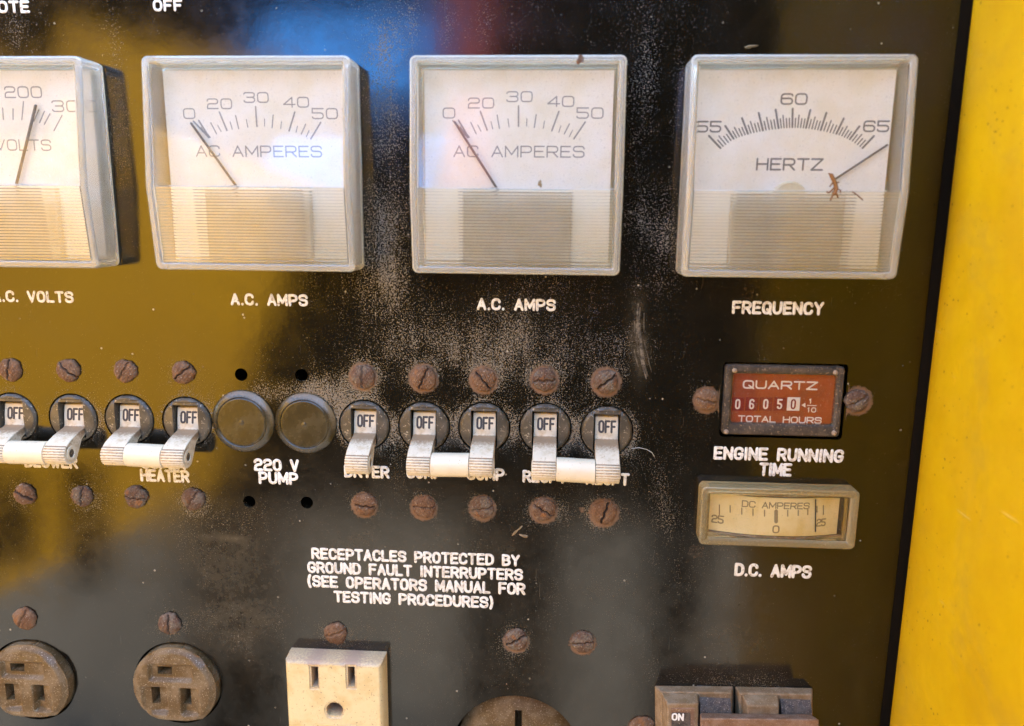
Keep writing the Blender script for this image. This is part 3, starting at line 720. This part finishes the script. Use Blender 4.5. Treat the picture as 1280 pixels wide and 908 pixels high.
def pole(o, i, bar_sides=()):
    x, z = BZ[i][:2]
    # bezel with its slot
    mb = MB(); R0 = .0078; sx, s0, s1 = .0041, z+.0053, z-.0062
    out = [(x+R0*math.cos(2*math.pi*k/48), z+R0*math.sin(2*math.pi*k/48)) for k in range(48)]
    nx_, nz_ = 40, 40
    def fn(X, Z):
        q = math.hypot(X-x, Z-z)/R0
        if q > 1.03: return None
        inside = abs(X-x) < sx and s1 < Z < s0
        h = .0007+.0007*(1-min(1, q)**2)-.0006*max(0, q-.93)/.07
        if not inside and abs(X-x) < sx+.0004 and Z > s0 and Z < s0+.0013: h -= .0003
        return -.007 if inside else h
    mb.hf(x-R0*1.03, x+R0*1.03, z-R0*1.03, z+R0*1.03, 58, 58, fn, -.0075)
    b = mb.build('bezel', M['bezel'], o, smooth=35)
    # lever
    P, c, r = lever_profile(z, {4:-.0003, 5:-.0003, 6:-.0003, 7:-.0011, 8:-.0011}.get(i, .0002))
    mb = MB(); mb.loops([[(x+s*LW, q[1], q[0], q[2]) for q in P] for s in (-1, 1)], True, True, True)
    lv = mb.build('lever', M['ivory'], o, bev=.00016, seg=1)
    mb = MB()
    f0, f1 = (.0017,z+.0043), (.0022,z-.0025)
    mp = lambda X, Z, k: (X, Z, -.0007-.0002*(Z-(z+.0008))/.001+.00003+k)
    mb2 = MB(); write(mb2, 'OFF', x+.0002, z+.0012, .0040, 0, .42, .24, .085, .2, .00003, width=.0056, mp=mp)
    mb2.build('off_marking', M['ink'], o, lv, smooth=60)
    for s in (-1, 1):                             # pivot rivet in the side of the nose
        if s in bar_sides: continue
        mb = MB(); X0 = x+s*LW
        def ring(rr, off): return [(X0+s*off, c[1]+rr*math.sin(t), c[0]+rr*math.cos(t)) for t in np.linspace(0, 2*math.pi, 24, endpoint=False)]
        mb.loops([ring(.0024,-.0003), ring(.0024,.00018), ring(.0020,.00026), ring(.0014,.00022), ring(.0012,-.0004)], True, False, False)
        mb.build('pivot_rivet', M['ivory'], o, lv, smooth=50)
        mb = MB(); mb.loops([ring(.0014,.00002), ring(.0001,.00002)], True); mb.build('pivot_hole', M['bezel'], o, lv)
    return x, z, c, r
def breaker(idx, label, bar=True):
    x, z = BZ[idx[0]][:2]; o = thing('breaker_switch', label, 'switch', x, z, 0, 'white lever breaker switches')
    ends = [pole(o, i, ((1,) if k == 0 else (-1,)) if bar else ()) for k, i in enumerate(idx)]
    if bar:
        a, b = ends; mb = MB(); x0_, x1_ = a[0]+LW+.0001, b[0]-LW-.0001; n = 40; R0 = .0037
        za, zb_ = a[2][1], b[2][1]; da = a[2][0]
        rings = []
        for u, rr in ((0,.0034),(.012,.0037),(.3,.0037),(.6,.00368),(.988,.0037),(1,.0034)):
            X = x0_+(x1_-x0_)*u; Z = za+(zb_-za)*u-.0001
            rings.append([(X, Z+rr*math.sin(t), da+rr*math.cos(t)) for t in np.linspace(0, 2*math.pi, n, endpoint=False)])
        mb.loops(rings, True, True, True); mb.build('tie_bar', M['tie'], o, smooth=40)
    return o
breaker((0,1), 'pair of white levers joined by a tie bar over the BLOWER caption')
breaker((2,3), 'pair of white levers joined by a tie bar over the HEATER caption')
breaker((4,), 'single white lever switch over the DRYER caption', False)
breaker((5,6), 'pair of white levers joined by a tie bar over the two COMP captions')
breaker((7,8), 'pair of white levers joined by a tie bar over the two RECPT captions')

# blank plugs
for px, py, R_px, lab in ((304.5,526.5,39,'round black blanking plug left of the other, half ochre from the mirrored door'),(382.5,529,38.5,'round black blanking plug beside the single dryer lever, dust along its upper rim')):
    x, z = at(px, py); r = at(px+R_px, py)[0]-x
    o = thing('blanking_plug', lab, 'plug', x, z, 0, 'round blanking plugs above the pump caption'); mb = MB(); n = 56
    prof = [(1.0,-.0002,.0),(1.0,.0004,.5),(.975,.0009,.9),(.90,.0019,.8),(.835,.0026,.5),(.81,.0028,.2),(.795,.0026,.6),(.78,.0024,.6),(.765,.0026,.4),(.745,.0029,.1),(.72,.0029,.1),(.4,.0029,.05),(.10,.0029,.2),(.06,.0029,.6),(.045,.0031,.8),(.001,.0031,.6)]
    rings = []
    for q, d, dirt_shade in prof:
        rg = []
        for k in range(n):
            t = 2*math.pi*k/n; up = max(0, math.sin(t)*.85+math.cos(t)*.45)
            rg.append((x+r*q*math.cos(t), z+r*q*math.sin(t), d*.62, dirt_shade*(.15+1.0*up) if .8 < q < .99 else dirt_shade*.45))
        rings.append(rg)
    mb.loops(rings, True, False, True); mb.build('plug_body', M['plug'], o, smooth=45)

# ------------------------------------------------------------------ hour counter
xa, za = at(905, 455); hcx, hcz = (hx0+hx1)/2, (hz0+hz1)/2
o = thing('hour_counter', 'small dark hour counter with reflected red painted on its face, reading 06050', 'hour meter', hcx, hz0)
bx0, bx1, bz0, bz1 = hx0+.00055, hx1-.0011, hz0+.0010, hz1-.0007
ix0, iz1 = at(917.5, 467.5, .0005); ix1, iz0 = at(1040, 531, .0005)
mb = MB()
mb.loops([[(a, b, d) for a, b in rrect(bx0+i, bx1-i, bz0+i, bz1-i, max(.0004, .0012-i), 3)] for i, d in ((0,-.004),(0,.0006),(.0005,.0012),(.0016,.0013))] +
         [[(a, b, d) for a, b in rrect(ix0-k, ix1+k, iz0-k, iz1+k, .0006, 3)] for k, d in ((.0006,.0010),(.0002,.0004),(.0,-.0009))])
mb.build('counter_bezel', M['brown_plastic'], o, smooth=40)
FD = -.0006
mb = MB(); mb.box(ix0-.0003, ix1+.0003, iz0-.0003, iz1+.0003, FD-.002, FD); fc = mb.build('face', M['redface'], o)
def pw(o, par, items, d, wr, gap, hw, mat, r=.3, name='lettering'):
    for s, xa_, xb_, py, h in items:
        a, b, c = at(xa_, py, d), at(xb_, py, d), at((xa_+xb_)/2, py, d); hh = at((xa_+xb_)/2, py-h/2, d)[1]-at((xa_+xb_)/2, py+h/2, d)[1]
        mb = MB(); write(mb, s, c[0], c[1], hh, d, wr, gap, hw, r, .00003, width=b[0]-a[0]); mb.build(name, M[mat], o, par, smooth=60)
pw(o, fc, [('QUARTZ',928,1022,481.5,11),('TOTAL HOURS',922,1027,524.5,8.5)], FD, 1.1, .34, .10, 'digit')
wins = [(922,0),(939.5,6),(957,0),(974.5,5),(991.5,0)]
for k, (px, dg) in enumerate(wins):
    a = at(px-7.2, 496.5, FD); b = at(px+7.2, 513.5, FD)
    mb = MB(); mb.box(a[0], b[0], b[1], a[1], FD+.00002, FD+.00012)
    dr = mb.build('digit_drum', M['digit' if k == 4 else 'drum'], o)
    pw(o, dr, [(str(dg),px-3.4,px+3.4,505.2,13)], FD+.00012, .5, .3, .085, 'drum' if k == 4 else 'digit', .25, 'numeral')
pw(o, fc, [('1',1009.5,1016,501.5,6.5),('10',1008,1020,512.5,6.5)], FD, .8, .34, .10, 'digit')
mb = MB(); p, q = at(1009, 506.8, FD), at(1020, 507.2, FD); line(mb, p, q, .0003, .00003, FD)
p, q, r_ = at(1001.5,506.5,FD), at(1006.5,503.5,FD), at(1006.5,509.5,FD); mb.loops([[(*k, FD) for k in (p, q, r_)], [(*k, FD+.00004) for k in (p, q, r_)]], True, True, True)
mb.build('pointer_mark', M['digit'], o, fc)
mb = MB(); mb.box(ix0-.0001, ix1+.0001, iz0-.0001, iz1+.0001, -.0002, .0004); mb.build('lens', M['window'], o)
for px, py in ((918,463),(1044,465.5),(907.5,539.5),(1042,541)):
    x, z = at(px, py, .001); mb = MB(); mb.lathe(x, z, [(.0008,.0010),(.0007,.0018),(.0004,.0020),(.0001,.00205)], 14); mb.build('corner_rivet', M['dusty_floor'], o, smooth=60)

# ------------------------------------------------------------------ DC ammeter, edgewise, curved strip
fd = .0058
c4 = [at(875,602.5,.0003), at(1076,605.5,fd), at(1070,686,fd), at(868,682,.0003)]; c4[1] = (c4[1][0], at(1072,605.5,.0003)[1]); c4[3] = (c4[3][0], at(868,683,fd)[1])
fx0, fx1 = (c4[0][0]+c4[3][0])/2, (c4[1][0]+c4[2][0])/2; fz0, fz1 = (c4[2][1]+c4[3][1])/2, (c4[0][1]+c4[1][1])/2
o = thing('dc_ammeter', 'flat amber framed DC ammeter with a curved yellow scale strip', 'panel meter', (fx0+fx1)/2, fz0)
mb = MB(); t_ = .0020
lo = rrect(fx0, fx1, fz0, fz1, .0016, 4); li = rrect(fx0+t_, fx1-t_, fz0+t_*.9, fz1-t_*.9, .0009, 4)
l2 = rrect(fx0+t_+.0006, fx1-t_-.0006, fz0+t_*.9+.0006, fz1-t_*.9-.0006, .0006, 4)
mb.loops([[(*p, .0002) for p in lo], [(*p, fd) for p in lo], [(*p, fd) for p in li], [(*p, fd-.0007) for p in l2], [(*p, .0002) for p in l2], [(*p, .0002) for p in lo]])
mb.build('frame', M['amber_rim'], o, bev=.0005)
gx0, gx1, gz0, gz1 = fx0+t_+.0007, fx1-t_-.0007, fz0+t_*.9+.0007, fz1-t_*.9-.0007
mb = MB()
mb.box(gx0, gx1, gz0, gz1, .0002, .0006); mb.build('back_plate', M['brown_plastic'], o)
cx_ = (gx0+gx1)/2; Rr = .056; hw_ = (gx1-gx0)/2-.0009
def cyl(X): return .0045-(Rr-math.sqrt(max(1e-9, Rr*Rr-(X-cx_)**2)))*.95 if abs(X-cx_) < Rr else 0
sz1 = at(968,622,.004)[1]; sz0 = at(968,669,.004)[1]
for za_, zb_ in ((gz0, sz0-.0003), (sz1+.0003, gz1)):      # dusty ledges under and over the strip, with curved fronts
    n = 24; xs = [gx0+(gx1-gx0)*k/n for k in range(n+1)]
    fr = [(X, max(.0012, cyl(X)-.0002)) for X in xs]
    mb = MB(); mb.loops([[(X, za_, d) for X, d in fr]+[(gx1,za_,.0007),(gx0,za_,.0007)], [(X, zb_, d) for X, d in fr]+[(gx1,zb_,.0007),(gx0,zb_,.0007)]], True, True, True)
    mb.build('ledge', M['dusty_floor'], o, smooth=40)
n = 32; mb = MB(); xe_ = at(1047,645,.001)[0]; xs = [cx_-hw_+(xe_-cx_+hw_)*k/n for k in range(n+1)]
mb.loops([[(X, z_, cyl(X)-e_) for X in xs] for z_, e_ in ((sz0,.0006),(sz0,0),(sz1,0),(sz1,.0006))], False)
st = mb.build('scale_strip', M['amber_dial'], o, smooth=40)
mpc = lambda X, Z, k: (X, Z, cyl(X)+k)
def cw(s, xa_, xb_, py, h, wr=1.05, hw=.085, ang=0):
    a, b, c = at(xa_, py, .0038), at(xb_, py, .0038), at((xa_+xb_)/2, py, .0038); hh = at((xa_+xb_)/2, py-h/2, .0038)[1]-at((xa_+xb_)/2, py+h/2, .0038)[1]
    mb = MB(); write(mb, s, c[0], c[1], hh, 0, wr, .32, hw, .27, .00003, width=b[0]-a[0], mp=mpc); mb.build('lettering', M['brown_ink'], o, st, smooth=60)
cw('DC AMPERES',927,1012,631,8.5); cw('0',964.5,973.5,660.5,10,.7); cw('25',891,906,652,10.5); cw('25',1021,1034,654.5,10)
mb = MB()
for px, y0, y1, w_ in ((899,631,643,.0004),(912.5,632,640,.0004),(927,635,642.5,.0004),(941,636,644,.0004),(955.5,638,645,.0004),(970,639,652,.0012),(984.5,638,645,.0004),(997.5,638,644,.0004),(1009.5,637,643,.0004),(1021,633,640,.0004),(1029,632,643,.0004)):
    a, b = at(px, y0, cyl(at(px, y0, .0035)[0])), at(px, y1, cyl(at(px, y1, .0035)[0])); stroke(mb, [a, b], w_/2, .00003, mpc)
mb.build('scale_marks', M['brown_ink'], o, st, smooth=60)
a, b = at(1019, 624, .0036), at(1019, 664, .0036); mb = MB(); stroke(mb, [a, b], .0002, .0002, lambda X, Z, k: (X, Z, cyl(X)+.0004+k)); mb.build('needle', M['ink'], o)
mb = MB(); mb.box(gx0+.0001, gx1-.0001, gz0+.0001, gz1-.0001, fd-.0016, fd-.0008); mb.build('window', M['window'], o)

# ------------------------------------------------------------------ outlets along the bottom
def sstep(a, b, v):
    t = max(0, min(1, (v-a)/(b-a))); return t*t*(3-2*t)
def round_outlet(i, lab):
    x, z = RCP[i]; R0 = .0146; o = thing('round_outlet', lab, 'outlet', x, z, 0, 'round brown outlets'); mb = MB(); fd_ = .0040
    def fn(X, Z):
        u, v = (X-x)*1000, (Z-z)*1000; q = math.hypot(u, v)/14.6
        if q > 1.01 or v < -12.6: return None
        h = fd_-.0013*sstep(.86, 1.0, q)-.0010*sstep(8.2, 11.5, v)
        if v < -11.2: h -= .0009*sstep(-11.2, -12.4, v)
        # ridges: a wide V over two sunk fields
        fld = lambda a, b, c, d_: sstep(a, a+1.2, u)*(1-sstep(b-1.2, b, u))*sstep(c, c+1.4, v)*(1-sstep(d_-1.2, d_, v))
        h -= .0021*fld(-11.5, -1.9, -10.2, 1.0)*(.45+.55*sstep(-11, -4, u))
        h -= .0021*fld(2.0, 9.2, -10.2, 1.0)*(.45+.55*(1-sstep(3, 9, u)))
        h -= .0015*fld(-8.5, 7.5, 2.6, 9.5)
        if abs(u+3.1) < 2.5 and abs(v-6.3) < 1.35: h = -.0055
        if abs(u+7.0) < 1.25 and abs(v+3.3) < 3.1: h = -.0055
        if abs(u-3.9) < 1.35 and abs(v+3.0) < 3.2: h = -.0055
        return h
    mb.hf(x-R0*1.01, x+R0*1.01, z-R0*1.01, z+R0*1.01, 110, 110, fn, -.003); mb.build('outlet_face', M['tan_plastic'], o, smooth=50)
    mb = MB(); mb.lathe(x, z, [(.0150,-.0042),(.0001,-.0042)], 32, False); mb.build('slot_shade_plate', M['hole'], o)  # black disc put in as the shade down the slots
round_outlet(0, 'round brown outlet with three slots at the lower left corner')
round_outlet(1, 'round dusty brown outlet with three slots, second from the lower left corner')

gd = .0075
xl = at(357,870,gd)[0]; xr = at(481,870,gd*.6)[0]; zt = at(420,812,0)[1]; zb = zt-.060; zh0, = (at(418,897,gd)[1],)
o = thing('ivory_outlet', 'rectangular old ivory outlet with two slots and a round ground hole', 'outlet', (xl+xr)/2, zb)
s1, s2, gc = at(393,847,gd), at(439,847,gd), at(418,888.5,gd)
def fn(X, Z):
    if not (xl-1e-6 <= X <= xr+1e-6 and zb <= Z <= zt+1e-6): return None
    e = min(X-xl, xr-X, zt-Z); h = gd-.0012*(1-sstep(0, .0012, e))-.0040*(1-sstep(-.00002, .00022, e))
    for sx_, sz_ in (s1, s2):
        du, dv = abs(X-sx_), abs(Z-sz_)
        if du < .00095 and dv < .0036: return (.0003, .9)
        if du < .0017 and dv < .0044: return (h-.0004, .55)
    du, dv = X-gc[0], Z-gc[1]; q = math.hypot(du, dv)
    if q < .0027 and dv > -.0021: return (.0003, .9)
    if q < .0034 and dv > -.0028: return (h-.0003, .5)
    a = .35*(1-sstep(0, .004, zt-Z))+.25*(1-sstep(0, .003, e))
    for sx_, sz_, ex, ez in ((*s1,.0028,.0060),(*s2,.0028,.0060),(*gc,.0048,.0048)):
        a += .62*math.exp(-((X-sx_)/ex)**2-((Z-sz_+.001)/ez)**2)
    return (h, a)
mb = MB(); mb.hf(xl, xr, zt-.0335, zt, 128, 128, fn, 0.0); body = mb.build('outlet_face', M['gfci'], o, smooth=40)
mb = MB(); mb.box(xl+.001, xr-.001, zb, zt-.0337, 0, gd-.0002); mb.build('lower_face', M['gfci'], o, bev=.0006)
mb = MB(); mb.box(xl+.0008, xr-.0008, zt-.033, zt-.0012, .0002, .0007); mb.build('slot_shade_plate', M['hole'], o)  # black plate put in as the shade inside slots and ground hole
for s, px, py, hh_, L in (('TEST MONTHLY',367.5,893,.0021,.030),('SEE INSTRUCTIONS',466.5,889,.0021,.036)):
    x, z = at(px, py, gd); mb = MB(); write(mb, s, x, z-L/2+.001, hh_, gd-.00002, .62, .3, .09, .3, .00006, width=L, ang=math.pi/2); mb.build('moulded_lettering', M['gfci'], o, body, smooth=60)
a, b = at(395,904,gd), at(444,906,gd); mb = MB()
for z_, t2 in ((a[1], .0004),): mb.box(a[0], b[0], z_-t2, z_, gd-.0001, gd+.0003)
mb.box(a[0]-.0004, a[0]-.00002, a[1]-.01, a[1], gd-.0001, gd+.0003); mb.box(b[0]+.00002, b[0]+.0004, a[1]-.01, a[1], gd-.0001, gd+.0003)
mb.build('button_frame', M['gfci'], o)

x, z = TWC; o = thing('recessed_outlet', 'large round brown outlet sunk in its hole at the bottom edge, one slot showing', 'outlet', x, z)
sx_, sz_ = at(648, 902, -.004)
def fn(X, Z):
    q = math.hypot(X-x, Z-z)/.0205
    if q > 1.0: return None
    h = -.0022-.0045*q**3
    if abs(X-sx_) < .0010 and Z < sz_+.0042: h = -.013
    return h
mb = MB(); mb.hf(x-.0205, x+.0205, z-.0205, z+.0205, 84, 84, fn, -.012); mb.build('outlet_face', M['tan_plastic'], o, smooth=50)
mb = MB(); mb.lathe(x, z, [(TWR+.0012,-.0024),(TWR+.0012,-.014)], 48, False); mb.build('recess_wall', M['brown_plastic'], o, smooth=40)
mb = MB(); mb.lathe(x, z, [(TWR+.0012,-.0141),(.0001,-.0141)], 48, False); mb.build('recess_floor', M['hole'], o)

# ------------------------------------------------------------------ ON breaker in the lower right corner
def hexa(mb, back, frontq, d0, d1):
    A = [(*at(px, py, d0), d0) for px, py in back]; B = [(*at(px, py, d1), d1) for px, py in frontq]
    mb.loops([A, B], True, True, True)
x, z = at(918, 960); o = thing('main_breaker', 'dusty brown double breaker with an ON marking and rust brown tie bar', 'breaker', x, z)
mb = MB()
hexa(mb, [(818,1000),(917,1000),(917,857.5),(818,856.5)], [(829,1030),(914.5,1030),(914.5,866),(826,865.5)], 0, .0045); h1 = mb.build('breaker_housing', M['breaker_brown'], o, bev=.0005)
mb = MB()
hexa(mb, [(918.5,1000),(1016,1000),(1016,859.5),(918.5,857.5)], [(925,1030),(1014,1030),(1015,868),(924,867)], 0, .0045); h2 = mb.build('breaker_housing', M['breaker_brown'], o, bev=.0005)
mb = MB(); hexa(mb, [(828,1030),(872.5,1030),(872.5,867),(827,866)], [(834.5,1050),(873,1050),(873,880),(834.5,880)], .0046, .0100); hd = mb.build('handle', M['breaker_brown'], o, bev=.0004)
mb = MB(); hexa(mb, [(838.5,1050),(868,1050),(868,885),(838.5,885)], [(838.5,1050),(868,1050),(868,886),(838.5,886)], .0100, .01025); hp = mb.build('handle_plate', M['breaker_rust'], o, hd)
mb = MB(); hexa(mb, [(839.5,1050),(863,1050),(863,891),(839.5,891)], [(839.5,1050),(863,1050),(863,891),(839.5,891)], .01025, .0104); mk = mb.build('marking_plate', M['purple_dark'], o, hd)
pw(o, mk, [('ON',839.5,855,896.5,9.5)], .0104, .6, .3, .11, 'label_white', .25, 'on_marking')
mb = MB(); hexa(mb, [(930,1030),(972.5,1030),(972.5,868.5),(927,868)], [(935,1050),(973.5,1050),(973.5,883),(934,882)], .0046, .0092); mb.build('handle', M['breaker_brown'], o, bev=.0004)
for xa_, xb_, yy in ((874,913.5,868.5),(975,1013.5,870.5)):
    p0, p1 = at(xa_, yy, .0046), at(xb_, yy, .0046); rings = []; r_ = .0075
    cz_ = p0[1]-.0072
    mb = MB(); mb.loops([[(X, cz_+r_*math.cos(t), .0005+r_*math.sin(t)) for t in np.linspace(-.1, math.pi+.1, 20)] for X in (p0[0]+.0001, p1[0]-.0001)], True, True, True)
    mb.build('rocker', M['purple_dark'], o, smooth=40)
mb = MB(); hexa(mb, [(873,1050),(1020,1052),(1014,893),(875,891)], [(876,1080),(1030,1080),(1024,899.5),(876,898)], .0095, .0150); mb.build('tie_bar', M['breaker_rust'], o, bev=.0005)

# ------------------------------------------------------------------ bits of debris
def blob(name, mat, px, py, rx, ry, ang, h, d, lab, cat, seed):
    x, z = at(px, py, d); k = .262e-3; rx *= k; ry *= k; rs = np.random.default_rng(seed); ph = rs.uniform(0, 6, 6); ca, sa = math.cos(ang), math.sin(ang)
    def fn(X, Z):
        u, v = ((X-x)*ca+(Z-z)*sa)/rx, (-(X-x)*sa+(Z-z)*ca)/ry; q = math.hypot(u, v); t = math.atan2(v, u)
        e = 1+.18*math.sin(2*t+ph[0])+.14*math.sin(3*t+ph[1])+.1*math.sin(5*t+ph[2])
        if q > e: return None
        return d+h*(1-(q/e)**2)*(.75+.25*math.sin(u*6+ph[3])*math.sin(v*5+ph[4]))
    m_ = max(rx, ry)*1.45; mb = MB(); mb.hf(x-m_, x+m_, z-m_, z+m_, 30, 30, fn, d-.0001)
    ob = mb.build(name, mat, None, smooth=60); c = W(x, z, d); ob.data.transform(Matrix.Translation(-c)); ob.location = c
    return tag(ob, lab, cat)
blob('mud_crumb', M['mud'], 655, 670, 5.5, 2.2, -.1, .0009, 0, 'pale tan mud crumb stuck above the word BY of the receptacles notice', 'debris', 1)
blob('mud_crumb', M['mud'], 646, 664, 9, 2, .8, .0004, 0, 'slanting tan mud smear beside a paler crumb under the receptacle breaker', 'debris', 2)
blob('seed_husk', M['husk'], 938.5, 58.5, 7, 2, .05, .0012, 0, 'dry straw coloured seed husk just above the hertz meter', 'debris', 3)
blob('rust_spot', M['rust'], 725.5, 74.5, 5, 4, .2, .0003, front(ZT), 'orange rust spot on the top rim of the middle ammeter', 'stain', 4)
blob('dirt_speck', M['husk'], 675, 230, 2.6, 3.4, .2, .0003, front(at(675,230,.013)[1]), 'small brown speck on the middle ammeter window', 'debris', 5)
def wire(mb, pts, r, d):
    stroke(mb, [at(px, py, d) for px, py in pts], r*.62, r*1.1, lambda X, Z, k: (X, Z, front(Z)-.00015+k if d > .005 else d+k))
mb = MB()
for pts, r in (([(1040,219),(1044,228),(1046,236),(1043,242)],.0008),([(1043,224),(1040,219),(1037,217)],.0003),([(1045,230),(1049,228)],.0003),([(1044,234),(1037,241),(1034,240)],.00035),([(1044,240),(1040,247),(1039,250)],.00035),
               ([(1045,240),(1048,247)],.0003),([(1042,228),(1038,233)],.0003),([(1047,236),(1051,238),(1051,241)],.00025)): wire(mb, pts, r, .0142)
tag(mb.build('dried_insect', M['insect'], None, smooth=60), 'dried orange brown insect with splayed legs stuck on the hertz meter cover', 'insect')
mb = MB(); wire(mb, [(1066,240),(1072,244),(1079,250)], .00025, .0142); tag(mb.build('insect_leg', M['insect'], None, smooth=60), 'thin dark sliver right of the dried insect on the hertz meter', 'debris')
for pts, lab in (([(790,561),(799,560),(808,562),(815,566),(818,571)],'pale curled fibre right of the right RECPT lever'),):
    mb = MB(); stroke(mb, [at(px, py, .0002) for px, py in pts], .00007, .00012, lambda X, Z, k: (X, Z, .0001+k)); tag(mb.build('fibre', M['fibre'], None, smooth=60), lab, 'fibre')
